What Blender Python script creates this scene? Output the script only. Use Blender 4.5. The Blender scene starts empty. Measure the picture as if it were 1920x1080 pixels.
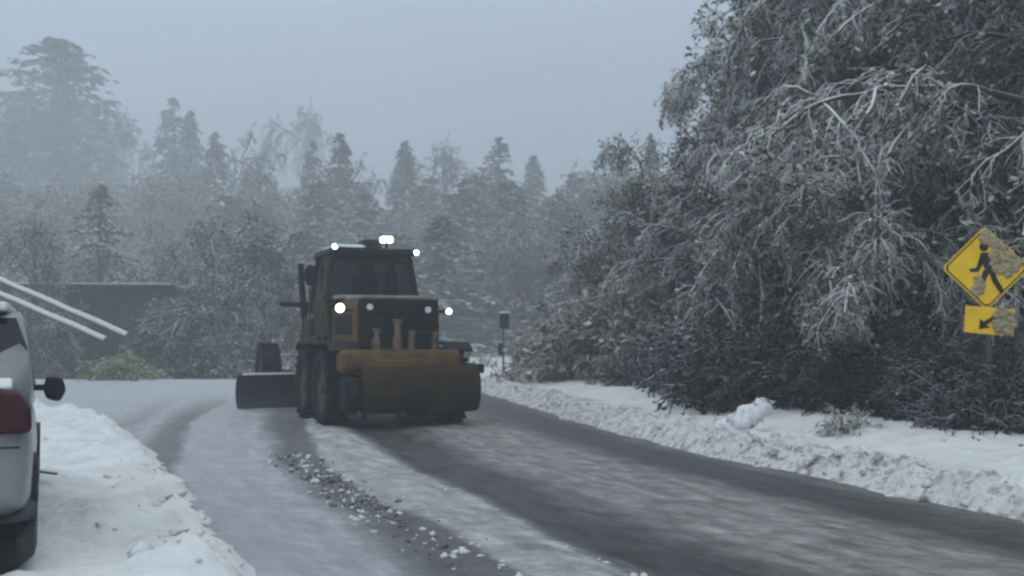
import bpy, math, random
import numpy as np
from mathutils import Vector, Matrix, Euler

# ------------------------------------------------------------------ camera, sky, light
S = bpy.context.scene
COL = S.collection
R_ = math.radians
cam_d = bpy.data.cameras.new('camera'); cam = bpy.data.objects.new('camera', cam_d); COL.objects.link(cam)
S.camera = cam
cam_d.sensor_width = 36; cam_d.lens = 35.6; cam_d.clip_start = 0.1; cam_d.clip_end = 3000
EYE = 1.6
cam.location = (0, 0, EYE)
cam.rotation_euler = (R_(90 + 2.71), 0, 0)
cam_d.dof.use_dof = True                      # the photograph is soft all over
cam_d.dof.focus_distance = 1.5
cam_d.dof.aperture_fstop = 9.5

W = bpy.data.worlds.new('World'); S.world = W; W.use_nodes = True
nt = W.node_tree; N = nt.nodes; L = nt.links
bg = N['Background']; bg.inputs['Strength'].default_value = 0.1
sky = N.new('ShaderNodeTexSky'); sky.sky_type = 'NISHITA'; sky.sun_disc = False
SUN_EL, SUN_AZ = 50.0, 200.0
sky.sun_elevation = R_(SUN_EL); sky.sun_rotation = R_(SUN_AZ)
tc = N.new('ShaderNodeTexCoord'); sp = N.new('ShaderNodeSeparateXYZ')
L.new(tc.outputs['Generated'], sp.inputs[0])
rp = N.new('ShaderNodeValToRGB')
rp.color_ramp.elements[0].position = 0.0; rp.color_ramp.elements[0].color = (.24, .30, .347, 1)
rp.color_ramp.elements[1].position = 0.9; rp.color_ramp.elements[1].color = (.71, .755, .79, 1)
e = rp.color_ramp.elements.new(0.33); e.color = (.365, .445, .56, 1)
nz = N.new('ShaderNodeTexNoise'); nz.inputs['Scale'].default_value = 2.2; nz.inputs['Detail'].default_value = 3
L.new(tc.outputs['Generated'], nz.inputs['Vector'])
ad = N.new('ShaderNodeMath'); ad.operation = 'MULTIPLY_ADD'; ad.inputs[1].default_value = 0.22; ad.inputs[2].default_value = -0.11
L.new(nz.outputs['Fac'], ad.inputs[0])
a2 = N.new('ShaderNodeMath'); a2.operation = 'ADD'; L.new(sp.outputs['Z'], a2.inputs[0]); L.new(ad.outputs[0], a2.inputs[1])
L.new(a2.outputs[0], rp.inputs[0])
sc_ = N.new('ShaderNodeVectorMath'); sc_.operation = 'SCALE'; sc_.inputs['Scale'].default_value = 14.8
L.new(rp.outputs[0], sc_.inputs[0])
mx = N.new('ShaderNodeMix'); mx.data_type = 'RGBA'; mx.inputs[0].default_value = 0.94
L.new(sky.outputs[0], mx.inputs[6]); L.new(sc_.outputs[0], mx.inputs[7])
L.new(mx.outputs[2], bg.inputs['Color'])

sl = bpy.data.lights.new('sun', 'SUN'); sun = bpy.data.objects.new('sun', sl); COL.objects.link(sun)
sl.energy = 0.5; sl.angle = R_(25); sl.color = (1, .96, .9)
sun.rotation_euler = Euler((R_(90 - SUN_EL), 0, R_(180 - SUN_AZ)), 'XYZ')
S.view_settings.view_transform = 'Standard'; S.view_settings.look = 'None'
S.view_settings.exposure = 0.0; S.view_settings.gamma = 1
S.render.engine = 'CYCLES'
S.cycles.use_denoising = True
S.cycles.max_bounces = 5; S.cycles.diffuse_bounces = 3; S.cycles.glossy_bounces = 2
S.cycles.volume_bounces = 1; S.cycles.transparent_max_bounces = 6

# ------------------------------------------------------------------ helpers
rng = np.random.default_rng(7)
random.seed(7)

def tag(o, label=None, cat=None, group=None, kind=None):
    if label: o['label'] = label
    if cat: o['category'] = cat
    if group: o['group'] = group
    if kind: o['kind'] = kind
    return o

def empty(name, loc=(0, 0, 0), rz=0.0):
    o = bpy.data.objects.new(name, None); COL.objects.link(o)
    o.location = loc; o.rotation_euler = (0, 0, rz); o.empty_display_size = .2
    return o

def link_mesh(name, me, parent=None):
    o = bpy.data.objects.new(name, me); COL.objects.link(o)
    if parent: o.parent = parent
    return o

def mesh_np(name, V, F, mats, mi=None, smooth=False):
    """V (n,3); F (m,k) with one k"""
    me = bpy.data.meshes.new(name)
    V = np.asarray(V, np.float32); F = np.asarray(F, np.int32)
    m, k = F.shape
    me.vertices.add(len(V)); me.vertices.foreach_set('co', V.ravel())
    me.loops.add(m * k); me.loops.foreach_set('vertex_index', F.ravel())
    me.polygons.add(m); me.polygons.foreach_set('loop_start', np.arange(0, m * k, k, dtype=np.int32))
    try: me.polygons.foreach_set('loop_total', np.full(m, k, np.int32))
    except Exception: pass
    for x in mats: me.materials.append(x)
    if mi is not None: me.polygons.foreach_set('material_index', np.asarray(mi, np.int32))
    me.update(calc_edges=True); me.validate()
    if smooth: me.polygons.foreach_set('use_smooth', np.ones(len(me.polygons), bool))
    return me

class MB:
    def __init__(s): s.v = []; s.f = []; s.m = []
    def add(s, vs, fs, mi=0):
        b = len(s.v); s.v += [tuple(v) for v in vs]; s.f += [[i + b for i in f] for f in fs]; s.m += [mi] * len(fs)
    def box(s, c, size, rot=(0, 0, 0), mi=0, taper=(1, 1)):
        M = Euler(rot).to_matrix(); hx, hy, hz = size[0] / 2, size[1] / 2, size[2] / 2
        vs = []
        for z in (-1, 1):
            tx, ty = (taper if z > 0 else (1, 1))
            for x, y in ((-1, -1), (1, -1), (1, 1), (-1, 1)):
                vs.append(M @ Vector((x * hx * tx, y * hy * ty, z * hz)) + Vector(c))
        s.add(vs, [[3, 2, 1, 0], [4, 5, 6, 7], [0, 1, 5, 4], [1, 2, 6, 5], [2, 3, 7, 6], [3, 0, 4, 7]], mi)
    def cyl(s, a, b, r, r2=None, n=12, mi=0):
        a, b = Vector(a), Vector(b); r2 = r if r2 is None else r2
        q = (b - a).to_track_quat('Z', 'Y'); vs = []
        for p, rr in ((a, r), (b, r2)):
            for i in range(n):
                t = 2 * math.pi * i / n; vs.append(q @ Vector((rr * math.cos(t), rr * math.sin(t), 0)) + p)
        s.add(vs, [[i, (i + 1) % n, n + (i + 1) % n, n + i] for i in range(n)] + [list(range(n))[::-1], list(range(n, 2 * n))], mi)
    def tube(s, pts, r, n=8, mi=0):
        for a, b in zip(pts[:-1], pts[1:]): s.cyl(a, b, r, n=n, mi=mi)
    def lathe_x(s, prof, c, n=36, mi=0):
        """prof: (x offset, radius) swept round the X axis through c"""
        k = len(prof); vs = []
        for i in range(n):
            t = 2 * math.pi * i / n
            for x, r in prof: vs.append((c[0] + x, c[1] + r * math.cos(t), c[2] + r * math.sin(t)))
        fs = []
        for i in range(n):
            j = (i + 1) % n
            for a in range(k - 1): fs.append([i * k + a, i * k + a + 1, j * k + a + 1, j * k + a])
        s.add(vs, fs, mi)
    def prism(s, poly, axis, a, b, mi=0):
        """poly of 2-D points; axis 'x' (poly=y,z), 'y' (poly=x,z), 'z' (poly=x,y)"""
        def P(u, v, w): return {'x': (w, u, v), 'y': (u, w, v), 'z': (u, v, w)}[axis]
        n = len(poly); vs = [P(u, v, a) for u, v in poly] + [P(u, v, b) for u, v in poly]
        s.add(vs, [[i, (i + 1) % n, n + (i + 1) % n, n + i] for i in range(n)] + [list(range(n))[::-1], list(range(n, 2 * n))], mi)
    def build(s, name, mats, parent=None, bevel=0, smooth=False, seg=2):
        if not isinstance(mats, (list, tuple)): mats = [mats]
        me = bpy.data.meshes.new(name); me.from_pydata(s.v, [], s.f)
        for m in mats: me.materials.append(m)
        for p, i in zip(me.polygons, s.m): p.material_index = i; p.use_smooth = smooth
        me.update()
        import bmesh
        bm = bmesh.new(); bm.from_mesh(me); bmesh.ops.recalc_face_normals(bm, faces=bm.faces[:])
        bm.to_mesh(me); bm.free()
        o = link_mesh(name, me, parent)
        if bevel:
            md = o.modifiers.new('bevel', 'BEVEL'); md.width = bevel; md.segments = seg; md.limit_method = 'ANGLE'
        return o

# ------------------------------------------------------------------ materials
def new_mat(name):
    m = bpy.data.materials.new(name); m.use_nodes = True
    return m, m.node_tree.nodes, m.node_tree.links, m.node_tree.nodes['Principled BSDF']

def plain(name, col, rough=.6, metal=0, var=.25, scale=6, spec=.3, bump=0, grime=None, coat=0):
    m, n, l, b = new_mat(name)
    t = n.new('ShaderNodeTexCoord'); z = n.new('ShaderNodeTexNoise'); z.inputs['Scale'].default_value = scale
    z.inputs['Detail'].default_value = 6; z.inputs['Roughness'].default_value = .65
    l.new(t.outputs['Object'], z.inputs['Vector'])
    r = n.new('ShaderNodeValToRGB'); l.new(z.outputs['Fac'], r.inputs[0])
    c2 = grime or tuple(c * (1 - var) for c in col); c1 = tuple(min(1, c * (1 + var * .5)) for c in col)
    r.color_ramp.elements[0].position = .34; r.color_ramp.elements[0].color = (*c2, 1)
    r.color_ramp.elements[1].position = .62; r.color_ramp.elements[1].color = (*c1, 1)
    l.new(r.outputs[0], b.inputs['Base Color'])
    b.inputs['Roughness'].default_value = rough; b.inputs['Metallic'].default_value = metal
    b.inputs['Specular IOR Level'].default_value = spec; b.inputs['Coat Weight'].default_value = coat
    if bump:
        bp = n.new('ShaderNodeBump'); bp.inputs['Strength'].default_value = bump; bp.inputs['Distance'].default_value = .03
        l.new(z.outputs['Fac'], bp.inputs['Height']); l.new(bp.outputs[0], b.inputs['Normal'])
    return m

def emit(name, col, k):
    m, n, l, b = new_mat(name)
    b.inputs['Base Color'].default_value = (*col, 1); b.inputs['Emission Color'].default_value = (*col, 1)
    b.inputs['Emission Strength'].default_value = k
    return m

def snowed(name, col, col2, snow=(.74, .78, .80), lo=.15, hi=.55, patch=.35, nscale=.9, rough=.9):
    """a surface carrying snow on what faces up, broken by clumps (world space)"""
    m, n, l, b = new_mat(name)
    g = n.new('ShaderNodeNewGeometry'); s = n.new('ShaderNodeSeparateXYZ'); l.new(g.outputs['Normal'], s.inputs[0])
    z = n.new('ShaderNodeTexNoise'); z.inputs['Scale'].default_value = nscale; z.inputs['Detail'].default_value = 4
    l.new(g.outputs['Position'], z.inputs['Vector'])
    a = n.new('ShaderNodeMath'); a.operation = 'MULTIPLY_ADD'; l.new(z.outputs['Fac'], a.inputs[0])
    a.inputs[1].default_value = patch * 4; a.inputs[2].default_value = -patch * 2
    q = n.new('ShaderNodeMath'); q.operation = 'ADD'; l.new(s.outputs['Z'], q.inputs[0]); l.new(a.outputs[0], q.inputs[1])
    r = n.new('ShaderNodeMapRange'); l.new(q.outputs[0], r.inputs[0]); r.inputs[1].default_value = lo; r.inputs[2].default_value = hi
    c = n.new('ShaderNodeMix'); c.data_type = 'RGBA'; c.inputs[6].default_value = (*col, 1); c.inputs[7].default_value = (*col2, 1)
    l.new(g.outputs['Random Per Island'], c.inputs[0])
    d = n.new('ShaderNodeMix'); d.data_type = 'RGBA'; l.new(r.outputs[0], d.inputs[0]); l.new(c.outputs[2], d.inputs[6])
    d.inputs[7].default_value = (*snow, 1)
    l.new(d.outputs[2], b.inputs['Base Color']); b.inputs['Roughness'].default_value = rough
    b.inputs['Specular IOR Level'].default_value = .1
    return m

def snow_mat(name, col=(.66, .69, .705), bump=.4, scale=9, var=.12, dirt=None, dscale=2.0, dlo=.55, dhi=.7):
    m, n, l, b = new_mat(name)
    t = n.new('ShaderNodeNewGeometry'); z = n.new('ShaderNodeTexNoise'); z.inputs['Scale'].default_value = scale
    z.inputs['Detail'].default_value = 8; l.new(t.outputs['Position'], z.inputs['Vector'])
    z2 = n.new('ShaderNodeTexNoise'); z2.inputs['Scale'].default_value = dscale; z2.inputs['Detail'].default_value = 7
    z2.inputs['Roughness'].default_value = .7
    l.new(t.outputs['Position'], z2.inputs['Vector'])
    r = n.new('ShaderNodeValToRGB'); l.new(z2.outputs['Fac'], r.inputs[0])
    r.color_ramp.elements[0].position = dlo; r.color_ramp.elements[0].color = (*col, 1)
    r.color_ramp.elements[1].position = dhi; r.color_ramp.elements[1].color = (*(dirt or tuple(c * (1 - var) for c in col)), 1)
    l.new(r.outputs[0], b.inputs['Base Color'])
    b.inputs['Roughness'].default_value = .85; b.inputs['Specular IOR Level'].default_value = .15
    bp = n.new('ShaderNodeBump'); bp.inputs['Strength'].default_value = bump; bp.inputs['Distance'].default_value = .05
    l.new(z.outputs['Fac'], bp.inputs['Height']); l.new(bp.outputs[0], b.inputs['Normal'])
    return m

M_snow = snow_mat('snow', var=.15)
M_snow_lumpy = snow_mat('lumpy_snow', (.72, .755, .77), 1.0, 6, var=.26, dscale=1.6, dlo=.45, dhi=.75)
M_snow_dirty = snow_mat('plowed_snow', (.64, .66, .665), 1.0, 10, dirt=(.20, .20, .195), dscale=7.5, dlo=.47, dhi=.66)
M_cap = snow_mat('snow_cap', (.74, .78, .80), .4, 12)

# ------------------------------------------------------------------ lay of the land
_ry = np.array([-6, 0, 4, 6, 8.4, 12.2, 17.9, 26.4, 33, 40, 50, 70, 120.])
_rx = np.array([11.5, 8.2, 6.2, 5.2, 4.3, 2.8, 1.22, -.5, -2.1, -4.6, -9, -20, -50.])
_yy = np.linspace(-6, 120, 1261); _xx = np.interp(_yy, _ry, _rx)
_k = np.ones(41) / 41; _xs = np.convolve(np.pad(_xx, 20, mode='edge'), _k, 'valid'); _xs[:25] = _xx[:25]; _xs[-25:] = _xx[-25:]
def RX(Y): return np.interp(Y, _yy, _xs)          # right edge of the road
def sstep(a, b, x):
    t = np.clip((np.asarray(x, float) - a) / (b - a), 0, 1); return t * t * (3 - 2 * t)

_P = [rng.integers(0, 2**31) for _ in range(4)]
_tab = rng.random((256, 256))
def vnoise(x, y, s=1.0, o=0):
    x = np.asarray(x, float) * s + 37.3 * o; y = np.asarray(y, float) * s + 91.7 * o
    xi = np.floor(x).astype(int); yi = np.floor(y).astype(int); fx = x - xi; fy = y - yi
    fx = fx * fx * (3 - 2 * fx); fy = fy * fy * (3 - 2 * fy)
    g = lambda i, j: _tab[i & 255, j & 255]
    return (g(xi, yi) * (1 - fx) * (1 - fy) + g(xi + 1, yi) * fx * (1 - fy) + g(xi, yi + 1) * (1 - fx) * fy + g(xi + 1, yi + 1) * fx * fy) * 2 - 1
def fbm(x, y, s=1.0, o=0, oct=4):
    r = 0; a = 1
    for k in range(oct): r = r + a * vnoise(x, y, s * 2 ** k, o + k); a *= .5
    return r

def drop(X, Y):                                    # the ground falls away beyond the crest of the road
    X = np.asarray(X, float); Y = np.asarray(Y, float)
    right = sstep(-2, 4, X - RX(Y) - 2)
    return -3.0 * sstep(35.5, 47, Y + 0.0 * X) * (1 - right)
_ly = np.array([-4, 3, 6.75, 9, 11.3, 14, 17.9, 20, 22.5]); _lx = np.array([1.8, -.1, -1.5, -2.5, -3.5, -4.85, -6.7, -8.2, -11.])
def LX(Y): return np.interp(Y, _ly, _lx)           # edge of the left snowbank

def grid(name, xs, ys, hf, mat, smooth=True):
    X, Y = np.meshgrid(xs, ys); Z = hf(X, Y)
    nx, ny = len(xs), len(ys)
    V = np.stack([X.ravel(), Y.ravel(), np.broadcast_to(Z, X.shape).ravel()], 1)
    i = np.arange(ny - 1)[:, None] * nx + np.arange(nx - 1)[None, :]; i = i.ravel()
    F = np.stack([i, i + 1, i + nx + 1, i + nx], 1)
    return link_mesh(name, mesh_np(name, V, F, [mat], smooth=smooth))

def ground_h(X, Y):
    g = -.03 + .02 * fbm(X, Y, .35, 3) + drop(X, Y)
    ramp = sstep(-4, -40, X - RX(Y))
    far = sstep(60, 160, Y)
    return g + far * 0 + .0 * ramp
xs = np.concatenate([np.linspace(-400, -45, 24), np.linspace(-44, 30, 150), np.linspace(32, 400, 24)])
ys = np.concatenate([np.linspace(-60, -5, 10), np.linspace(-4, 60, 160), np.linspace(63, 420, 40)])
tag(grid('ground', xs, ys, ground_h, M_snow), kind='structure')

# the road: one sheet, tracks and slush across it from u (metres from the right edge)
def road_mat():
    m, n, l, b = new_mat('slushy_road')
    uv = n.new('ShaderNodeUVMap'); uv.uv_map = 'UVMap'
    s = n.new('ShaderNodeSeparateXYZ'); l.new(uv.outputs[0], s.inputs[0])
    mp = n.new('ShaderNodeMapping'); mp.inputs['Scale'].default_value = (1.0, .26, 1); l.new(uv.outputs[0], mp.inputs[0])
    z1 = n.new('ShaderNodeTexNoise'); z1.inputs['Scale'].default_value = 1.1; z1.inputs['Detail'].default_value = 5; l.new(mp.outputs[0], z1.inputs['Vector'])
    z2 = n.new('ShaderNodeTexNoise'); z2.inputs['Scale'].default_value = 5.0; z2.inputs['Detail'].default_value = 6; l.new(mp.outputs[0], z2.inputs['Vector'])
    z3 = n.new('ShaderNodeTexNoise'); z3.inputs['Scale'].default_value = 9.0; z3.inputs['Detail'].default_value = 8; z3.inputs['Roughness'].default_value = .75
    l.new(uv.outputs[0], z3.inputs['Vector'])
    def ma(op, x, y, z=None):
        k = n.new('ShaderNodeMath'); k.operation = op
        for i, q in enumerate((x, y, z)):
            if q is None: continue
            if isinstance(q, (int, float)): k.inputs[i].default_value = q
            else: l.new(q, k.inputs[i])
        return k.outputs[0]
    u = ma('ADD', s.outputs['X'], ma('MULTIPLY', ma('SUBTRACT', z1.outputs['Fac'], .5), .75))
    u = ma('ADD', u, ma('MULTIPLY', ma('SUBTRACT', z3.outputs['Fac'], .5), .35))
    r = n.new('ShaderNodeValToRGB'); l.new(ma('DIVIDE', u, 10.0), r.inputs[0])
    D = (.070, .072, .074); Gm = (.17, .172, .170); Lt = (.29, .292, .284); Sn = (.42, .445, .46); Sm = (.44, .475, .515)
    stops = [(0, Gm), (.3, D), (.95, D), (1.25, Gm), (1.6, Lt), (2.75, Lt), (3.15, Gm), (3.45, D), (3.95, D), (4.08, (.17, .17, .18)),
             (4.22, Sn), (4.9, Sn), (5.0, (.15, .155, .16)), (5.4, (.14, .145, .15)), (5.75, Sm), (6.75, Sm), (6.9, (.20, .21, .22)), (7.2, (.22, .235, .25)), (7.55, Sm), (7.6, Sm), (7.9, (.32, .34, .36)), (8.6, Sm)]
    el = r.color_ramp.elements
    el[0].position = 0; el[0].color = (*stops[0][1], 1); el[1].position = 1; el[1].color = (*Sm, 1)
    for p, c in stops[1:]:
        q = el.new(p / 10); q.color = (*c, 1)
    # streaks along the road
    st = n.new('ShaderNodeMapRange'); l.new(z2.outputs['Fac'], st.inputs[0]); st.inputs[1].default_value = .32; st.inputs[2].default_value = .68
    st.inputs[3].default_value = .68; st.inputs[4].default_value = 1.28
    lane = n.new('ShaderNodeMapRange'); l.new(s.outputs['X'], lane.inputs[0]); lane.inputs[1].default_value = 4.0; lane.inputs[2].default_value = 6.5
    lane.inputs[3].default_value = 1; lane.inputs[4].default_value = .25
    z4 = n.new('ShaderNodeTexNoise'); z4.inputs['Scale'].default_value = 3.2; z4.inputs['Detail'].default_value = 9; z4.inputs['Roughness'].default_value = .8
    l.new(uv.outputs[0], z4.inputs['Vector'])
    g4 = n.new('ShaderNodeMapRange'); l.new(z4.outputs['Fac'], g4.inputs[0]); g4.inputs[1].default_value = .38; g4.inputs[2].default_value = .62
    g4.inputs[3].default_value = .58; g4.inputs[4].default_value = 1.42
    k = ma('ADD', ma('MULTIPLY', ma('SUBTRACT', ma('MULTIPLY', st.outputs[0], g4.outputs[0]), 1.0), lane.outputs[0]), 1.0)
    # far down the road the tracks close over with new snow
    v = n.new('ShaderNodeVectorMath'); v.operation = 'SCALE'; l.new(r.outputs[0], v.inputs[0]); l.new(k, v.inputs['Scale'])
    fr = n.new('ShaderNodeMapRange'); l.new(s.outputs['Y'], fr.inputs[0]); fr.inputs[1].default_value = 19; fr.inputs[2].default_value = 27
    lf = n.new('ShaderNodeMapRange'); l.new(s.outputs['X'], lf.inputs[0]); lf.inputs[1].default_value = 1.5; lf.inputs[2].default_value = 4.5
    fc = ma('MULTIPLY', fr.outputs[0], lf.outputs[0])
    d = n.new('ShaderNodeMix'); d.data_type = 'RGBA'; l.new(fc, d.inputs[0]); l.new(v.outputs[0], d.inputs[6]); d.inputs[7].default_value = (.47, .51, .54, 1)
    l.new(d.outputs[2], b.inputs['Base Color'])
    rr = n.new('ShaderNodeMapRange'); sb = n.new('ShaderNodeSeparateXYZ'); l.new(v.outputs[0], sb.inputs[0]); l.new(sb.outputs[0], rr.inputs[0])
    rr.inputs[1].default_value = .07; rr.inputs[2].default_value = .25; rr.inputs[3].default_value = .42; rr.inputs[4].default_value = .8; l.new(rr.outputs[0], b.inputs['Roughness'])
    b.inputs['Specular IOR Level'].default_value = .3
    bp = n.new('ShaderNodeBump'); bp.inputs['Strength'].default_value = .9; bp.inputs['Distance'].default_value = .05
    l.new(ma('ADD', z3.outputs['Fac'], ma('MULTIPLY', z2.outputs['Fac'], 1.5)), bp.inputs['Height']); l.new(bp.outputs[0], b.inputs['Normal'])
    return m
us = np.linspace(-.4, 14, 190); vs = np.concatenate([np.linspace(-4, 26, 220), np.linspace(26.3, 58, 60)])
U, Vv = np.meshgrid(us, vs); Xr = RX(Vv) - U
ruts = .045 * np.exp(-((U - 4.55) / .35) ** 2) + .02 * np.exp(-((U - 2.2) / .7) ** 2) + .045 * sstep(5.9, 6.3, U)
Zr = .012 + ruts * (1 + .3 * fbm(Xr, Vv, 1.2, 5)) + .010 * fbm(Xr, Vv, 1.5, 9) + drop(Xr, Vv) + .02
V = np.stack([Xr.ravel(), Vv.ravel(), Zr.ravel()], 1); nx = len(us)
i = (np.arange(len(vs) - 1)[:, None] * nx + np.arange(nx - 1)[None, :]).ravel()
F = np.stack([i, i + nx, i + nx + 1, i + 1], 1)
me = mesh_np('road', V, F, [road_mat()], smooth=True)
uvl = me.uv_layers.new(name='UVMap'); li = np.empty(len(me.loops), np.int32); me.loops.foreach_get('vertex_index', li)
uvl.data.foreach_set('uv', np.stack([U.ravel()[li], Vv.ravel()[li]], 1).ravel())
tag(link_mesh('road', me), kind='structure')

# snowbanks
def strip(name, a0, a1, na, ys, xf, hf, mats, mif=None):
    A, Y = np.meshgrid(np.linspace(a0, a1, na), ys); X = xf(A, Y); Z = hf(A, X, Y)
    V = np.stack([X.ravel(), Y.ravel(), Z.ravel()], 1)
    i = (np.arange(len(ys) - 1)[:, None] * na + np.arange(na - 1)[None, :]).ravel(); F = np.stack([i, i + 1, i + na + 1, i + na], 1)
    mi = None
    if mif is not None: mi = mif(A.ravel()[i], Y.ravel()[i], X.ravel()[i])
    me = mesh_np(name, V, F, mats, mi, smooth=True); return link_mesh(name, me)
def bank_h(A, X, Y):
    sh = .33 * sstep(-.15, .75, A) + .15 * sstep(.8, 2.6, A) - .10 * sstep(2.8, 4.2, A)
    l_ = fbm(X, Y, 1.6, 21, 4); c_ = np.abs(fbm(X, Y, 4.5, 31, 3))
    near = sstep(0, .3, A) * (1 - .8 * sstep(.6, 1.1, A))
    return -.05 + sh + near * (.06 * l_ + .10 * c_ + .05 * np.abs(fbm(X, Y, 11, 35, 2))) + .04 * sstep(1, 2, A) * fbm(X, Y, .8, 41) + drop(X, Y) * .6
tag(strip('roadside_snowbank', -.35, 4.6, 90, np.linspace(-3, 44, 900),
      lambda A, Y: RX(Y) + A + .12 * vnoise(Y, Y * 0, 1.3, 3) * np.exp(-A * A), bank_h, [M_snow_dirty, M_snow_lumpy],
      lambda A, Y, X: (A + .22 * vnoise(X, Y, 1.1, 77) + .14 * vnoise(X, Y, 4.1, 78) > .72).astype(int)), kind='structure')
def lbank_h(A, X, Y):
    e = sstep(-.05, .55, A) * (1 - sstep(20.5, 22.5, Y))
    edge = np.exp(-((A - .55) / .5) ** 2)
    return -.06 + e * (.24 + .035 * fbm(X, Y, .9, 51, 3) + .05 * edge * fbm(X, Y, 2.2, 55, 3) + .085 * fbm(X, Y, 2.8, 61, 5) * (.4 + edge) + .015 * fbm(X, Y, 9, 63, 2))
tag(strip('left_snowbank', -.15, 13, 150, np.linspace(0, 22.6, 300), lambda A, Y: LX(Y) - A + .18 * vnoise(Y, Y * 0, 1.0, 5) * np.exp(-A), lbank_h,
      [M_snow_lumpy]), kind='structure')

# wooded hillside on the right
M_litter = snowed('woodland_floor', (.035, .033, .028), (.05, .045, .035), snow=(.45, .47, .48), lo=1.0, hi=1.5, patch=.5, nscale=.6)
def hill_h(A, X, Y):
    return -.02 + .3 * sstep(0, 1, A) + .62 * np.maximum(A - .8, 0) ** 1.0 * (1 - .3 * sstep(15, 40, A)) + .25 * fbm(X, Y, .5, 71) * sstep(0, 2, A) - .6 * sstep(-.2, -.8, A)
tag(strip('hillside', -.6, 60, 90, np.linspace(-10, 120, 130), lambda A, Y: RX(np.minimum(Y, 34)) + 2.4 + A, hill_h, [M_litter]), kind='structure')

# loose snow clods
ico_v = np.array([(0, 0, 1), (.89, 0, .45), (.28, .85, .45), (-.72, .53, .45), (-.72, -.53, .45), (.28, -.85, .45),
                  (.72, .53, -.45), (-.28, .85, -.45), (-.89, 0, -.45), (-.28, -.85, -.45), (.72, -.53, -.45), (0, 0, -1)])
ico_f = np.array([(0, 1, 2), (0, 2, 3), (0, 3, 4), (0, 4, 5), (0, 5, 1), (1, 6, 2), (2, 7, 3), (3, 8, 4), (4, 9, 5), (5, 10, 1),
                  (6, 7, 2), (7, 8, 3), (8, 9, 4), (9, 10, 5), (10, 6, 1), (11, 7, 6), (11, 8, 7), (11, 9, 8), (11, 10, 9), (11, 6, 10)])
def blobs(P, R, flat=.7, jit=.34):
    n = len(P); V = ico_v[None] * (1 + jit * rng.standard_normal((n, 12, 1))) * np.asarray(R)[:, None, None]
    V[:, :, 2] *= flat; V = V + P[:, None]
    F = ico_f[None] + (np.arange(n) * 12)[:, None, None]
    return V.reshape(-1, 3), F.reshape(-1, 3)
def clods(name, n, uf, y0, y1, r0, r1, z, mats, dark=.3):
    Y = y0 + (y1 - y0) * rng.random(n) ** 1.3; u = uf(n, Y); X = RX(Y) - u; R = r0 + (r1 - r0) * rng.random(n) ** 4
    P = np.stack([X, Y, z(u, X, Y) + R * .3], 1); Vb, Fb = blobs(P, R)
    mi = np.repeat((rng.random(n) < dark).astype(int), 20)
    return tag(link_mesh(name, mesh_np(name, Vb, Fb, mats, mi)), kind='stuff')
M_clod_w = snow_mat('clod_snow', (.66, .69, .70), .5, 20); M_clod_d = snow_mat('clod_slush', (.16, .17, .175), .5, 20)
clods('snow_clods', 1000, lambda n, Y: 5.25 + .20 * rng.standard_normal(n) - .4 * (1 - sstep(6.3, 9, Y)), 4.6, 13.5, .007, .042, lambda u, X, Y: .035 + 0 * X, [M_clod_w, M_clod_d], .42)
clods('edge_clods', 420, lambda n, Y: 4.12 + .13 * np.abs(rng.standard_normal(n)), 4.8, 12, .008, .035, lambda u, X, Y: .03 + 0 * X, [M_clod_w, M_clod_d], .4)
clods('bank_clods', 1500, lambda n, Y: -.8 * rng.random(n) ** .9 + .08, 5, 34, .012, .075, lambda u, X, Y: bank_h(-u, X, Y) - .03, [M_clod_w, M_snow_dirty], .6)
def lclods():
    n = 260; Y = 4 + 16 * rng.random(n); A = .1 + np.abs(rng.standard_normal(n)) * .6; X = LX(Y) - A; R = .015 + .05 * rng.random(n) ** 3
    Vb, Fb = blobs(np.stack([X, Y, lbank_h(A, X, Y)], 1), R, .6)
    tag(link_mesh('left_bank_clods', mesh_np('left_bank_clods', Vb, Fb, [M_snow_lumpy])), kind='stuff')
lclods()

# ------------------------------------------------------------------ vegetation
def tubes(P, R, sides):
    """P (n,k,3) polylines, R (n,k) radii"""
    n, k, _ = P.shape
    T = np.gradient(P, axis=1); T /= np.linalg.norm(T, axis=2, keepdims=True) + 1e-9
    up = np.zeros_like(T); up[..., 2] = 1; hz = np.abs(T[..., 2]) > .95; up[hz] = (1, 0, 0)
    A = np.cross(T, up); A /= np.linalg.norm(A, axis=2, keepdims=True) + 1e-9; B = np.cross(A, T)
    th = np.arange(sides) * 2 * np.pi / sides + np.pi / 2
    V = P[:, :, None] + R[:, :, None, None] * (np.cos(th)[None, None, :, None] * A[:, :, None] + np.sin(th)[None, None, :, None] * B[:, :, None])
    b = (np.arange(n) * k * sides)[:, None, None]; i = np.arange(k - 1)[None, :, None] * sides; j = np.arange(sides)[None, None, :]
    j2 = (j + 1) % sides
    F = np.stack([b + i + j, b + i + j2, b + i + sides + j2, b + i + sides + j], -1)
    return V.reshape(-1, 3), F.reshape(-1, 4)
def join(parts):
    Vs, Fs, b = [], [], 0
    for V, F in parts: Vs.append(V); Fs.append(F + b); b += len(V)
    return np.concatenate(Vs), np.concatenate(Fs)
def unit(a): return a / (np.linalg.norm(a, axis=-1, keepdims=True) + 1e-9)
def quads(P, D, Lh, Wh):
    """cards at P, long axis D, half sizes"""
    n = len(P); A = unit(D); B = unit(np.cross(A, rng.standard_normal((n, 3))))
    a = A * Lh[:, None]; w = B * Wh[:, None]; c = np.cross(A, B) * (Wh * .5)[:, None]
    V = np.stack([P - a * .2, P + a * .5 + w + c, P + a * 1.6, P + a * .5 - w - c], 1)
    return V.reshape(-1, 3), (np.arange(n)[:, None] * 4 + np.arange(4)[None])
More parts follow.
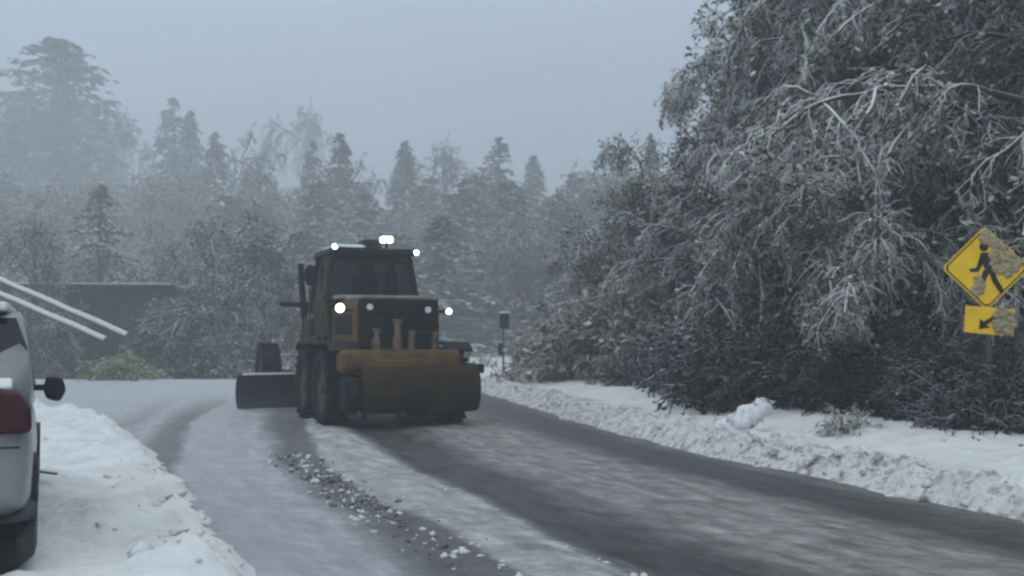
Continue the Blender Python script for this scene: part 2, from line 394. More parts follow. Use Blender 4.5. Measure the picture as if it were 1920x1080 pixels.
def grow(P, R, per, t0, t1, length, k, droop, spread, rr, jit=.18):
    """children of polylines P: 'per' each"""
    n, kk, _ = P.shape; m = n * per
    t = (t0 + (t1 - t0) * rng.random((n, per))) * (kk - 1); i = np.minimum(t.astype(int), kk - 2); f = (t - i)[..., None]
    idx = np.arange(n)[:, None]
    base = P[idx, i] * (1 - f) + P[idx, i + 1] * f; T = unit(P[idx, i + 1] - P[idx, i])
    rad = R[idx, i] * rr
    d = unit(T + spread * unit(rng.standard_normal((n, per, 3))))
    base = base.reshape(m, 3); d = d.reshape(m, 3); rad = rad.reshape(m)
    Ls = length * (.55 + .75 * rng.random(m)) * (1.15 - .5 * t.reshape(m) / (kk - 1))
    out = np.zeros((m, k, 3)); out[:, 0] = base; cur = base.copy()
    for j in range(1, k):
        d = unit(d + jit * rng.standard_normal((m, 3)) + np.array([0, 0, -droop]) * (j / k) * 1.6)
        cur = cur + d * (Ls / (k - 1))[:, None]; out[:, j] = cur
    Rr = rad[:, None] * np.linspace(1, .35, k)[None]
    return out, np.maximum(Rr, .004)

M_cush = snowed('snow_cushion', (.30, .32, .33), (.42, .44, .46), snow=(.74, .77, .80), lo=-.2, hi=.5, patch=.2)
M_bark = snowed('bark', (.045, .040, .038), (.07, .062, .058), lo=.35, hi=.8, patch=.3)
M_twig = snowed('snowy_twigs', (.085, .078, .066), (.155, .145, .125), snow=(.76, .78, .78), lo=-.08, hi=.62, patch=.55, nscale=.8)
M_twig_far = snowed('distant_twigs', (.05, .046, .044), (.09, .085, .08), snow=(.62, .64, .66), lo=.25, hi=1.0, patch=.6, nscale=.5)
M_twig_dark = snowed('dark_twigs', (.035, .033, .036), (.06, .055, .06), snow=(.50, .52, .55), lo=.55, hi=1.2, patch=.5, nscale=.6)
M_leaf = snowed('green_leaves', (.034, .052, .026), (.085, .118, .058), snow=(.64, .67, .65), lo=.05, hi=.95, patch=.6, nscale=.6)
M_leafdark = snowed('dark_leaves', (.020, .024, .022), (.035, .040, .034), snow=(.42, .45, .47), lo=.7, hi=1.4, patch=.6, nscale=.5)
M_needle = snowed('pine_needles', (.018, .025, .024), (.036, .045, .040), snow=(.50, .54, .57), lo=.3, hi=1.1, patch=.6, nscale=.35)

def bare_tree(name, H, spread, seed, droop=.22, leaf=0, lean=(0, 0), dens=1.0, mats=None, tw=1.0, cush=.16):
    global rng
    keep = rng; rng = np.random.default_rng(seed)
    root = empty(name)
    k = 9; tr = np.zeros((1, k, 3)); z = np.linspace(0, H * .82, k)
    tr[0, :, 2] = z; tr[0, :, 0] = lean[0] * (z / H) ** 1.5 + .04 * H * np.cumsum(rng.standard_normal(k)) * .3 * (z > 0)
    tr[0, :, 1] = lean[1] * (z / H) ** 1.5 + .04 * H * np.cumsum(rng.standard_normal(k)) * .3 * (z > 0)
    R0 = np.linspace(H * .018 + .05, .03, k)[None]
    l1, r1 = grow(tr, R0, int(15 * dens), .16, .98, H * .40 * spread, 9, droop * .55, 1.5, .55, .14)
    l2, r2 = grow(l1, r1, 9, .2, 1.0, H * .19 * spread, 7, droop, 1.1, .5)
    l3, r3 = grow(l2, r2, 9, .15, 1.0, H * .085 * spread, 5, droop * 1.2, 1.0, .5)
    r3 = np.maximum(r3, .010 * tw); r2 = np.maximum(r2, .021 * tw)
    l4, r4 = grow(l3, r3, 5, .2, 1.0, H * .042 * spread, 3, droop, .9, .6); r4 = np.maximum(r4, .0055 * tw)
    t_o = join([tubes(tr, R0, 10), tubes(l1, r1, 6)])
    link_mesh('trunk', mesh_np('trunk', *t_o, [M_bark], smooth=True), root)
    parts = [tubes(l2, r2, 5), tubes(l3, r3, 4), tubes(l4, r4, 3)]; nm = [len(p[1]) for p in parts]
    mi = [np.zeros(sum(nm), int)]
    if leaf:
        pts = l4[:, 1:].reshape(-1, 3); pts = pts[rng.random(len(pts)) < leaf]
        n = len(pts); q = quads(pts + .04 * rng.standard_normal((n, 3)), rng.standard_normal((n, 3)) + np.array([0, 0, -.5]), .05 + .07 * rng.random(n), .025 + .035 * rng.random(n))
        parts.append(q); mi.append(np.ones(n, int))
    # cushions of snow caught where twigs fork
    pts = np.concatenate([l2[:, 1:].reshape(-1, 3), l3[:, 1:].reshape(-1, 3)]); pts = pts[rng.random(len(pts)) < cush]
    n = len(pts); Vb, Fb = blobs(pts + np.array([0, 0, .02]), .0042 * H * tw ** .5 * (.4 + rng.random(n) ** 2), .6, .3)
    Fb = np.concatenate([Fb, Fb[:, :1]], 1)
    mats = mats or [M_twig, M_leaf]
    V, F = join(parts)
    Fq = np.asarray(F); b0 = len(V); V = np.concatenate([V, Vb])
    me = bpy.data.meshes.new('crown')
    Ft = Fb[:, :3] + b0; nq, ntt = len(Fq), len(Ft)
    me.vertices.add(len(V)); me.vertices.foreach_set('co', V.astype(np.float32).ravel())
    li_ = np.concatenate([Fq.ravel(), Ft.ravel()]).astype(np.int32); me.loops.add(len(li_)); me.loops.foreach_set('vertex_index', li_)
    me.polygons.add(nq + ntt); me.polygons.foreach_set('loop_start', np.concatenate([np.arange(nq) * 4, nq * 4 + np.arange(ntt) * 3]).astype(np.int32))
    for x_ in mats + [M_cush]: me.materials.append(x_)
    me.polygons.foreach_set('material_index', np.concatenate([np.concatenate(mi), np.full(ntt, 2)]).astype(np.int32))
    me.update(calc_edges=True); me.validate(); link_mesh('crown', me, root)
    rng = keep
    return root
    link_mesh('crown', mesh_np('crown', V, F, mats, np.concatenate(mi)), root)
    rng = keep
    return root

def conifer(name, H, Rb, seed, z0=.08, dens=1.0, droop=.9, card=.34, top=0.0, mat=None):
    global rng
    keep = rng; rng = np.random.default_rng(seed)
    root = empty(name); k = 7
    tr = np.zeros((1, k, 3)); tr[0, :, 2] = np.linspace(0, H, k); tr[0, :, :2] += .06 * rng.standard_normal((k, 2)) * (np.arange(k) > 0)[:, None]
    tt = tubes(tr, np.linspace(H * .014 + .04, .02, k)[None], 8)
    nb = int(290 * dens * H / 18); t = np.sort(rng.random(nb)) ** .85; z = H * (z0 + (1 - z0) * t)
    ln = Rb * ((1 - t) ** (.72 - .35 * top) * 1.2 + .02) * (.65 + .5 * rng.random(nb)); az = rng.random(nb) * 6.283
    if top: ln = Rb * np.sqrt(np.clip(1 - (2 * t - .85) ** 2 * .75, .05, 1)) * (.45 + .6 * rng.random(nb))
    kk = 7; s = np.linspace(0, 1, kk)[None]
    rad = ln[:, None] * s; zz = z[:, None] + ln[:, None] * (.28 * s - .55 * droop * s * s)
    P = np.stack([rad * np.cos(az)[:, None], rad * np.sin(az)[:, None], zz], -1) + .03 * rng.standard_normal((nb, kk, 3)) * s[..., None]
    br = tubes(P, np.maximum(.05 * (1 - s) * np.ones((nb, 1)), .012), 4)
    link_mesh('trunk', mesh_np('trunk', *join([tt]), [M_bark], smooth=True), root)
    per = 16; m = nb * per; ti = rng.random((nb, per)) ** .8 * (kk - 1) * .999; i = ti.astype(int); f = (ti - i)[..., None]; ix = np.arange(nb)[:, None]
    i2 = np.minimum(i + 1, kk - 1)
    pos = (P[ix, i] * (1 - f) + P[ix, i2] * f).reshape(m, 3)
    T = unit(P[ix, i2] - P[ix, i] + 1e-6).reshape(m, 3); side = unit(np.cross(T, np.array([0, 0, 1.])))
    D = T * .7 + side * rng.choice([-1, 1], m)[:, None] * (.4 + .6 * rng.random(m))[:, None] + np.array([0, 0, -.45]) + .3 * rng.standard_normal((m, 3))
    cs = np.repeat(.42 + .85 * (1 - t), per) * card * (.6 + .8 * rng.random(m))
    q = quads(pos + .05 * rng.standard_normal((m, 3)), D, cs, cs * .35)
    V, F = join([br, q])
    link_mesh('crown', mesh_np('crown', V, F, [M_bark, mat or M_needle], np.r_[np.zeros(len(br[1]), int), np.ones(len(q[1]), int)]), root)
    rng = keep
    return root

def shrub(name, seed, H=1.0, R=.9, n=60, leaf=.5, mats=None, lsz=1.0):
    global rng
    keep = rng; rng = np.random.default_rng(seed)
    root = empty(name); k = 6
    az = rng.random(n) * 6.283; el = .35 + 1.0 * rng.random(n); d = np.stack([np.cos(az) * np.cos(el), np.sin(az) * np.cos(el), np.sin(el)], 1)
    P = np.zeros((n, k, 3)); P[:, 0, :2] = .12 * R * rng.standard_normal((n, 2)); cur = P[:, 0].copy(); cur[:, 2] = -.05
    P[:, 0] = cur; Ls = H * (.7 + .5 * rng.random(n)) * 1.1
    for j in range(1, k):
        d = unit(d + .12 * rng.standard_normal((n, 3)) + np.array([0, 0, -.25]) * j / k); cur = cur + d * np.array([R / H, R / H, 1]) * (Ls / (k - 1))[:, None]; P[:, j] = cur
    R0 = np.linspace(.018, .007, k)[None] * np.ones((n, 1))
    a, ra = grow(P, R0, 8, .15, 1, H * .38, 5, .3, 1.0, .7); ra = np.maximum(ra, .006)
    b, rb = grow(a, ra, 4, .2, 1, H * .17, 3, .3, 1.0, .8); rb = np.maximum(rb, .0055)
    pts = b[:, 1:].reshape(-1, 3); pts = pts[rng.random(len(pts)) < leaf]; m = len(pts)
    q = quads(pts, rng.standard_normal((m, 3)) + np.array([0, 0, -.3]), lsz * H * (.035 + .04 * rng.random(m)), lsz * H * (.018 + .022 * rng.random(m)))
    link_mesh('stem', mesh_np('stem', *tubes(P, R0, 5), [M_bark]), root)
    st = join([tubes(a, ra, 4), tubes(b, rb, 3)])
    V, F = join([st, q])
    link_mesh('foliage', mesh_np('foliage', V, F, mats or [M_twig, M_leaf], np.r_[np.zeros(len(st[1]), int), np.ones(m, int)]), root)
    rng = keep
    return root

def copy_tree(o):
    c = o.copy(); COL.objects.link(c)
    for ch in o.children:
        d = ch.copy(); COL.objects.link(d); d.parent = c
    return c
_used = set()
def place(proto, loc, scale, rz, label, cat, group=None, name=None):
    o = proto if proto.name not in _used else copy_tree(proto)
    if o is proto: _used.add(proto.name)
    o.location = loc; o.scale = scale if isinstance(scale, tuple) else (scale,) * 3; o.rotation_euler = (0, 0, rz)
    return tag(o, label, cat, group)

# --- prototypes (heights in metres at scale 1)
CON = [conifer('conifer', 20, 3.6, 11, .10), conifer('conifer', 20, 3.0, 12, .12, droop=1.2), conifer('conifer', 20, 4.4, 13, .08, dens=.8, droop=.8)]
PINE = conifer('pine_tree', 20, 3.2, 15, .38, dens=1.1, droop=.5, top=1, card=.42)
BRD = [bare_tree('broadleaf_tree', 12, 1.0, 21, leaf=.7, tw=2.2, mats=[M_twig_far, M_leaf]), bare_tree('broadleaf_tree', 12, .85, 22, leaf=.5, tw=2.2, droop=.3, mats=[M_twig_far, M_leaf])]
NEAR = [bare_tree('snow_laden_tree', 10, 1.05, 31, leaf=.45, droop=.34, dens=1.1, lean=(-1.0, -.3), tw=1.5),
        bare_tree('snow_laden_tree', 10, 1.0, 32, leaf=.35, droop=.42, dens=1.2, lean=(-.6, -1.0), tw=1.6),
        bare_tree('snow_laden_tree', 10, 1.0, 33, leaf=.75, droop=.26, dens=1.2, lean=(-.4, .2), tw=1.3)]
DARKT = bare_tree('evergreen_tree', 8, 1.0, 41, leaf=.9, droop=.3, dens=1.3, mats=[M_twig_dark, M_leafdark], tw=1.5, cush=.04)
SHR = [shrub('snowy_bush', 51, leaf=.45), shrub('snowy_bush', 52, n=45, leaf=.15)]
SHD = shrub('dark_bush', 53, leaf=1.0, n=100, lsz=.6, mats=[M_twig_dark, M_leafdark])

def at(px, depth, z=0.0): return ((px - 960) / 1900 * depth, depth, z)

# --- forest across the valley: outline trees, each placed by its top
FZ = -3.0
def far_tree(px, ytop, depth, proto, wpx, label, cat, group=None, z=FZ):
    if depth > 55: depth = 55 + (depth - 55) * 2.1 + 10
    top = EYE + (630 - ytop) / 1900 * depth; h = top - z
    base = 20 if proto in CON or proto is PINE else 11.3
    w0 = {CON[0]: 6.4, CON[1]: 5.2, CON[2]: 7.6, PINE: 6.2, BRD[0]: 9.0, BRD[1]: 7.6}[proto]
    w = wpx * 1.55 / 1900 * depth
    s = h / base; sw = w / w0
    return place(proto, at(px, depth, z), (sw, sw, s), random.random() * 6.28, label, cat, group)
FT = [
 (95, 70, 118, PINE, 175, 'tallest hazy pine at far left, bare trunk showing below its broad crown', 'pine tree'),
 (14, 190, 105, CON[2], 130, 'hazy tree cut off by the left edge of the photo, below the tallest pine', 'tree'),
 (215, 200, 135, BRD[0], 120, 'very faint round tree just right of the tallest pine', 'tree'),
 (318, 180, 108, CON[0], 130, 'tall hazy conifer with twin spike tops, second tallest in the left forest', 'tree'),
 (352, 205, 104, CON[1], 90, 'slim hazy conifer pressed against the right flank of the twin spiked one', 'tree'),
 (400, 245, 95, CON[1], 90, 'narrow conifer stepping down right of the second tallest tree', 'tree'),
 (497, 258, 92, BRD[1], 130, 'round topped hazy tree in the dip above the left part of the forest', 'tree'),
 (570, 195, 165, BRD[0], 130, 'faintest tree, nearly lost in fog high above the grader', 'tree'),
 (583, 262, 95, CON[0], 90, 'blunt grey conifer directly left of the dark pointed one', 'tree'),
 (636, 248, 82, CON[0], 110, 'dark pointed conifer, sharpest top above the grader cab', 'tree'),
 (690, 310, 88, BRD[1], 120, 'low rounded tree filling the dip right of the dark pointed conifer', 'tree'),
 (757, 262, 92, CON[1], 90, 'hazy conifer above the beacon on the cab roof', 'tree'),
 (835, 262, 94, BRD[0], 130, 'broad flat topped hazy tree right of the cab', 'tree'),
 (935, 255, 88, CON[2], 140, 'hazy conifer with peaked top near the middle of the skyline', 'tree'),
 (1000, 290, 100, CON[1], 90, 'pale conifer just right of the middle skyline peak', 'tree'),
 (1078, 290, 80, BRD[1], 140, 'arched hazy tree on the skyline left of the hillside', 'tree'),
 (1168, 278, 85, CON[0], 100, 'hazy conifer showing in the gap next to the hillside trees', 'tree'),
 (1222, 250, 70, CON[1], 70, 'thin spiky conifer touching the left outline of the hillside trees', 'tree'),
 (185, 345, 56, CON[2], 150, 'small snow loaded fir with drooping white boughs behind the dark shed', 'fir tree'),
 (70, 400, 49, BRD[0], 130, 'frosted tree in front of the shed, left of the small snow loaded fir', 'tree'),
 (395, 400, 52, BRD[0], 190, 'bushy snow flecked tree right of the dark shed', 'tree'),
 (520, 410, 54, BRD[1], 190, 'bushy snow flecked tree left of the grader cab mirror', 'tree'),
]
for px, yt, d, pr, w, lb, ct in FT: far_tree(px, yt, d, pr, w, lb, ct)
kinds = [CON[0], CON[1], CON[2], BRD[0], BRD[1], CON[0], BRD[0]]
LM = ['at the left edge of the photo', 'above the two leaning poles', 'above the left end of the shed', 'above the right end of the shed', 'just right of the shed',
      'above the moldboard of the grader', 'above the lift cylinder of the grader', 'directly left of the cab', 'directly behind the cab', 'above the right lamp of the cab roof',
      'right of the cab', 'above the right tyre of the grader', 'above the small green marker sign', 'left of the hillside foot', 'half hidden by the left flank of the hillside']
RW = ['front row', 'middle row', 'rear row']
for k in range(45):
    row = k % 3
    px = -60 + (k + .5 * random.random()) * (1330 / 45)
    if row == 0: d = 62 + 6 * random.random(); yt = 390 + 60 * random.random()
    elif row == 1: d = 72 + 8 * random.random(); yt = 335 + 50 * random.random()
    else: d = 84 + 10 * random.random(); yt = 310 + 50 * random.random()
    if 215 < px < 330 and row < 2: yt += 90
    far_tree(px, yt, d, random.choice(kinds), 150 + 60 * random.random(), 'hazy tree, ' + RW[row] + ', ' + LM[k // 3], 'tree', 'trees packed inside the hazy forest')
ORD = ['leftmost', 'second', 'third', 'fourth', 'fifth', 'sixth', 'seventh', 'eighth', 'ninth', 'tenth', 'eleventh', 'twelfth', 'thirteenth', 'fourteenth', 'fifteenth', 'sixteenth']
def nth(k): return ORD[k] + ('' if k == 0 else ' from left')
for k in range(14):
    px = 330 + k * 64 + random.randint(-12, 12); d = 47 + 6 * random.random()
    o = place(random.choice(SHR), at(px, d, -2.9), (3.1, 3.1, 2.6 + 1.6 * random.random()), random.random() * 6,
          nth(k) + ' of the grey frosted bushes behind the crest of the road', 'bush', 'bushes behind the crest of the road')
for k in range(11):
    px = -20 + k * 39 + random.randint(-8, 8)
    o = place(SHD, at(px, 42 + 2 * random.random(), -1.7), (2.2, 2.0, 1.7 + .5 * random.random()), random.random() * 6,
          nth(k) + ' of the dark low bushes along the foot of the shed', 'bush', 'dark bushes in front of the shed')

# --- hillside on the right
def hz(x, y):
    A = x - float(RX(min(y, 34))) - 2.4
    return float(hill_h(np.array(A), np.array(x), np.array(float(y)))) if A > -.6 else .3
def hill_thing(proto, px, depth, s, rz, label, cat, group=None, dz=-.15):
    x = (px - 960) / 1900 * depth
    return place(proto, (x, depth, hz(x, depth) + dz), s, rz, label, cat, group)
H_ = [
 (NEAR[0], 1625, 23, .98, .2, 'tall snow laden tree in the middle of the hillside, whitened arching boughs'),
 (NEAR[2], 1655, 27, 1.05, 1.9, 'tall green tinged tree at the upper left shoulder of the hillside'),
 (NEAR[1], 1350, 25, .60, 2.6, 'mid sized snowy tree at the left flank of the hillside'),
 (NEAR[2], 1200, 29, .62, 4.1, 'smaller greyish tree low on the left flank of the hillside'),
 (NEAR[0], 1115, 31, .48, 3.3, 'lowest reddish grey tree at the left foot of the hillside'),
 (NEAR[1], 1720, 18, .85, .7, 'frosted tree with drooping white boughs left above the yellow sign'),
 (NEAR[2], 1440, 29, .92, 2.9, 'middling green tree filling the left shoulder of the hillside'),
 (NEAR[2], 1880, 21, 1.2, 5.2, 'big dark tree in the top right corner'),
 (NEAR[1], 1660, 27, 1.3, 1.1, 'tall dark trunked tree at the top edge, upslope in the hillside'),
 (NEAR[0], 1960, 15.5, .8, 2.2, 'snowy tree directly behind the yellow sign, cut by the right edge'),
 (NEAR[0], 1500, 17.5, .5, 5.5, 'low arching snow laden tree over the dark hollow left of the sign'),
 (NEAR[1], 1640, 16, .5, 3.9, 'low snowy sapling with white drooping twigs just left of the sign'),
 (NEAR[2], 1640, 32, 1.15, .3, 'rear green tree behind the shoulder of the hillside'),
 (NEAR[1], 1385, 33, .78, 5.0, 'pale rear tree rising at the left outline of the hillside'),
]
for pr, px, d, s, rz, lb in H_: hill_thing(pr, px, d, s, rz, lb, 'tree')
for k, (px, d, s) in enumerate(((1250, 30, .5), (1340, 28, .55), (1430, 26, .6), (1575, 29, .9), (1700, 27, 1.0), (1750, 33, 1.5),
                 (1800, 22, .7), (1900, 30, 1.3), (1960, 23, .9))):
    hill_thing(DARKT, px, d, s * 1.1, random.random() * 6, nth(k) + ' of the dark evergreens buried among the snowy hillside trees', 'tree', 'dark evergreens filling the hillside')
for k in range(16):
    d = 30.0 - k * 1.13; x = float(RX(d)) + 3.2 + 1.2 * random.random()
    px = 960 + x / d * 1900
    hill_thing(SHD, px, d, (1.6 + .8 * random.random()) * (.62 if d < 16 else .5 if d > 22 else 1), random.random() * 6, nth(k) + ' of the black green bushes in shade under the hillside trees', 'bush', 'dark bushes under the hillside trees')
for px, d, s, lb in ((1815, 11.5, .62, 'snow covered bush on the bank below the yellow sign'), (1735, 12.1, .5, 'small frosted bush left of the one below the sign'),
                     (1590, 13.0, .5, 'flattened snowy bush on the bank between log and sign'), (1130, 25, .75, 'low snowy bush with a white tip beside the far snowbank'),
                     (1060, 28, .95, 'grey tangled bush right of the small green marker sign'), (1010, 31, .9, 'farthest roadside bush near the grader'),
                     (1210, 22.5, .6, 'pale low bush at the foot of the dark hollow'), (1915, 10.9, .45, 'frosted bush cut by the right edge of the photo')):
    hill_thing(random.choice(SHR), px, d, s, random.random() * 6, lb, 'bush', dz=-.1)

M_brn = snowed('brown_brush_twigs', (.13, .10, .085), (.21, .165, .14), snow=(.62, .61, .60), lo=.05, hi=.95, patch=.5)
BRB = shrub('brown_bush', 58, leaf=.3, n=70, mats=[M_brn, M_brn])
for k, (px, d, s_) in enumerate(((1035, 31, 1.7), (1085, 29, 2.2), (1140, 28, 2.5), (1200, 27, 2.3), (1265, 26, 2.0))):
    hill_thing(BRB, px, d, s_, 1.3 * k, nth(k) + ' of the reddish brown bushes at the left foot of the hillside', 'bush', 'reddish brown bushes at the hillside foot')
for pr, px, d, s_, lb in ((NEAR[1], 2120, 15, .75, 'snowy tree beyond the right edge of the photo, nearest the sign'), (NEAR[0], 2330, 14, .8, 'arching snowy tree well beyond the right edge'),
                          (NEAR[2], 2250, 20, 1.1, 'tall green tree upslope beyond the right edge'), (NEAR[1], 2700, 13, .9, 'farthest snowy tree beyond the right edge')):
    hill_thing(pr, px, d, s_, px * .01, lb, 'tree')
# snow covered log leaning on the bank
lg = empty('fallen_log', (at(1400, 13.7)[0], 13.7, .38)); lg.scale = (.85,) * 3
tag(lg, 'short broken log leaning up out of the bank under thick snow', 'log')
b = MB(); b.cyl((-.42, 0, -.12), (.30, .1, .33), .07, .055, 10); b.build('log', M_bark, lg)
P = np.array([(-.42 + .72 * t, .1 * t, -.02 + .45 * t) for t in np.linspace(0, 1, 12)]); P = np.stack([-.62 + 1.0 * (t_ := np.linspace(0, 1, 26)), .1 * t_ + .03 * np.sin(9 * t_), -.24 + .64 * t_ + .02 * np.sin(14 * t_)], 1)
Vb, Fb = tubes(P[None], (.13 * (1 - t_) ** .6 + .10 + .01 * np.sin(8 * t_ + 1))[None] * (np.clip(t_ * 4, .02, 1) * np.clip((1.02 - t_) * 9, .05, 1))[None], 14)
Vb = Vb + .028 * rng.standard_normal(Vb.shape); Vb[:, 2] -= .02
link_mesh('snow_cover', mesh_np('snow_cover', Vb, Fb, [M_cap], smooth=True), lg)
# dark sticks in the snow
for (px, d, L_, rz, z, lb) in ((1560, 13.4, .35, .1, .42, 'dark stick lying flat on the bank below the hollow'), (86, 9.8, .28, 0, .28, 'short grey stick lying on the left bank beside the car')):
    x = (px - 960) / 1900 * d; b = MB(); b.tube([(-L_ / 2, 0, 0), (-.1 * L_, .03, .015), (L_ / 2, -.01, 0)], .014, 6)
    o = b.build('stick', M_bark); o.location = (x, d, z); o.rotation_euler = (0, 0, rz); tag(o, lb, 'stick')

# ------------------------------------------------------------------ shed with snowy roof
M_wood = plain('weathered_dark_boards', (.040, .050, .052), .9, var=.55, scale=1.2)
M_dark = plain('dark_opening', (.02, .022, .024), .9)
sh = empty('shed', (at(160, 52)[0], 52, -3.0), R_(4)); tag(sh, 'long low dark shed with snow on its flat roof edge behind the road', 'shed')
b = MB(); b.box((0, 2.5, 3.55), (8.6, 5, 7.1))
for i in range(30): b.box((-4.2 + i * .29, -.02, 3.5), (.03, .06, 7.0))
b.build('wall', M_wood, sh)
b = MB(); b.box((0, 2.3, 7.17), (9.0, 5.9, .12)); rf = b.build('roof', M_wood, sh)
b = MB(); b.box((0, 2.3, 7.26), (8.9, 5.8, .06)); b.build('snow_cover', M_cap, rf, bevel=.02)
for x in (-2.9, .2):
    b = MB(); b.box((x, -.07, 4.4), (2.2, .06, 1.9)); b.build('bay_opening', M_dark, sh)

# two leaning poles coated in snow + the yellow-green shrub at their feet
M_pole = plain('grey_pole', (.12, .12, .12), .7)
def leaning(p0, p1, d, lb):
    a = Vector(at(p0[0], d)); a.z = EYE + (630 - p0[1]) / 1900 * d
    c = Vector(at(p1[0], d)); c.z = EYE + (630 - p1[1]) / 1900 * d
    dv = c - a; a = a - dv * .35                     # carries on past the frame
    o = empty('leaning_pole', c); tag(o, lb, 'pole')
    b = MB(); b.cyl(a - c, (0, 0, 0), .085, .07, 12); b.build('pole', M_pole, o, smooth=False)
    b = MB(); n = 40; off = Vector((.0, 0, .055))
    pts = [(a - c) * (1 - i / n) + off + Vector((0, 0, .01 * math.sin(i * .45))) for i in range(n + 1)]
    b.tube(pts, .085, 10); b.build('snow_cover', M_cap, o, smooth=True)
leaning((28, 540), (238, 630), 31, 'upper of two straight leaning poles coated in snow, left above the car')
leaning((-8, 551), (197, 638), 30.5, 'lower of two straight leaning poles coated in snow, left above the car')
M_ylw = snowed('yellow_green_leaves', (.14, .16, .05), (.30, .31, .12), snow=(.5, .52, .45), lo=.5, hi=1.2, patch=.4)
yb = shrub('yellow_bush', 57, leaf=.9, mats=[M_twig, M_ylw]); place(yb, at(232, 35.5, -.1), (1.5, 1.2, 1.0), 0, 'yellow green shrub at the foot of the two leaning poles', 'bush')

# ------------------------------------------------------------------ small green marker sign, far right roadside
M_green = plain('dark_green_sheet', (.012, .045, .032), .5); M_steel = plain('galvanised_steel', (.09, .095, .10), .5, metal=.4)
mk = empty('marker_sign', at(946, 31, .2)); tag(mk, 'small dark green marker sign on a thin post beyond the grader', 'road sign')
b = MB(); b.box((0, 0, 1.85), (.30, .02, .46)); b.build('sign_panel', M_green, mk, bevel=.008)
b = MB(); b.box((-.04, .03, .95), (.05, .03, 2.1)); b.build('post', M_steel, mk)
b = MB(); b.box((-.12, .0, 1.0), (.16, .03, .36)); b.build('reflector', M_green, mk)
b = MB(); b.box((0, 0, 2.12), (.32, .08, .06)); b.build('snow_cover', M_cap, mk, bevel=.02)

# ------------------------------------------------------------------ pedestrian warning sign
M_yel = plain('yellow_sheeting', (.95, .60, .008), .45, var=.12, scale=5, spec=.4)
M_blk = plain('black_sheeting', (.012, .012, .012), .5)
sg = empty('crossing_sign', at(1851, 12.8, .25), R_(-6)); tag(sg, 'yellow diamond walking figure sign with arrow plate, half caked in snow', 'road sign')
CZ = 2.46 - .25; HD = .54
def rdiamond(h, rr=.07):
    pts = []
    for k, (cx, cz) in enumerate(((0, h), (-h, 0), (0, -h), (h, 0))):
        d = rr * 1.3; ang0 = [45, 135, 225, 315][k]
        c = (cx * (1 - d / h), cz * (1 - d / h))
        for j in range(5):
            t = R_(ang0 + 90 * j / 4); pts.append((c[0] + rr * .9 * math.cos(t), c[1] + rr * .9 * math.sin(t)))
    return pts
dm = MB(); dm.prism([(x, z + CZ) for x, z in rdiamond(HD)], 'y', 0, .006); pnl = dm.build('diamond_panel', M_yel, sg)
b = MB(); o_, i_ = rdiamond(HD - .025), rdiamond(HD - .05); n = len(o_)
b.add([(x, -.003, z + CZ) for x, z in o_] + [(x, -.003, z + CZ) for x, z in i_], [[i, (i + 1) % n, n + (i + 1) % n, n + i] for i in range(n)])
b.build('border', M_blk, pnl)
def P2(b, pts, y=-.004): b.prism([(x, z + CZ) for x, z in pts], 'y', y - .002, y)
b = MB()
b.prism([(-.02 + .055 * math.cos(t), .27 + CZ + .06 * math.sin(t)) for t in np.linspace(0, 2 * math.pi, 16, endpoint=False)], 'y', -.006, -.004)
P2(b, [(-.07, .19), (.03, .20), (.10, .13), (.10, -.03), (.02, -.06), (-.03, .02)])
P2(b, [(-.06, .185), (-.02, .12), (-.12, .0), (-.20, -.01), (-.19, -.05), (-.10, -.05), (-.05, .02)][:7], -.0065)
P2(b, [(.08, .16), (.17, .03), (.20, .04), (.11, .19)], -.0065)
P2(b, [(-.03, -.02), (.05, -.04), (-.02, -.18), (-.06, -.33), (-.15, -.33), (-.14, -.28), (-.10, -.27), (-.08, -.17)], -.0065)
P2(b, [(.03, -.03), (.10, -.01), (.13, -.14), (.21, -.28), (.17, -.33), (.07, -.17)], -.009)
b.build('walking_figure', M_blk, pnl)
PZ = CZ - .54 - .13
b = MB(); b.box((.03, .004, PZ), (.60, .006, .34), (0, R_(5), 0)); pq = b.build('arrow_plate', M_yel, sg, bevel=.002)
b = MB(); b.prism([(-.10, PZ - .11), (-.085, PZ + .03), (-.045, PZ - .01), (.13, PZ + .09), (.16, PZ + .05), (-.01, PZ - .05), (.04, PZ - .08)], 'y', -.004, -.002); b.build('arrow', M_blk, pq)
b = MB(); b.box((.02, .035, (CZ) / 2), (.06, .05, CZ + .9)); b.build('post', M_steel, sg)
def caked(name, cx, cz, rx, rz_, n, parent, inside):
    pts = []; 
    while len(pts) < n:
        x, z = cx + rx * rng.uniform(-1, 1), cz + rz_ * rng.uniform(-1, 1)
        if ((x - cx) / rx) ** 2 + ((z - cz) / rz_) ** 2 < 1 and inside(x, z): pts.append((x, -.004, z))
    Pp = np.array(pts); Rr = .02 + .03 * rng.random(n); Vb, Fb = blobs(Pp, Rr, 1.0, .12)
    Vb[:, 1] = -.004 + (Vb[:, 1] + .004) * .65
    link_mesh(name, mesh_np(name, Vb, Fb, [M_slush], smooth=True), parent)
M_slush = snow_mat('stuck_snow', (.42, .36, .22), .7, 14, var=.4)
caked('stuck_snow', .24, CZ + .20, .20, .30, 130, pnl, lambda x, z: abs(x) + abs(z - CZ) < HD - .05)
caked('stuck_snow', .06, CZ + .40, .14, .10, 50, pnl, lambda x, z: abs(x) + abs(z - CZ) < HD - .03)
caked('stuck_snow', -.10, CZ - .24, .07, .14, 26, pnl, lambda x, z: abs(x) + abs(z - CZ) < HD - .03)
caked('stuck_snow', .20, PZ, .14, .17, 75, pq, lambda x, z: True)

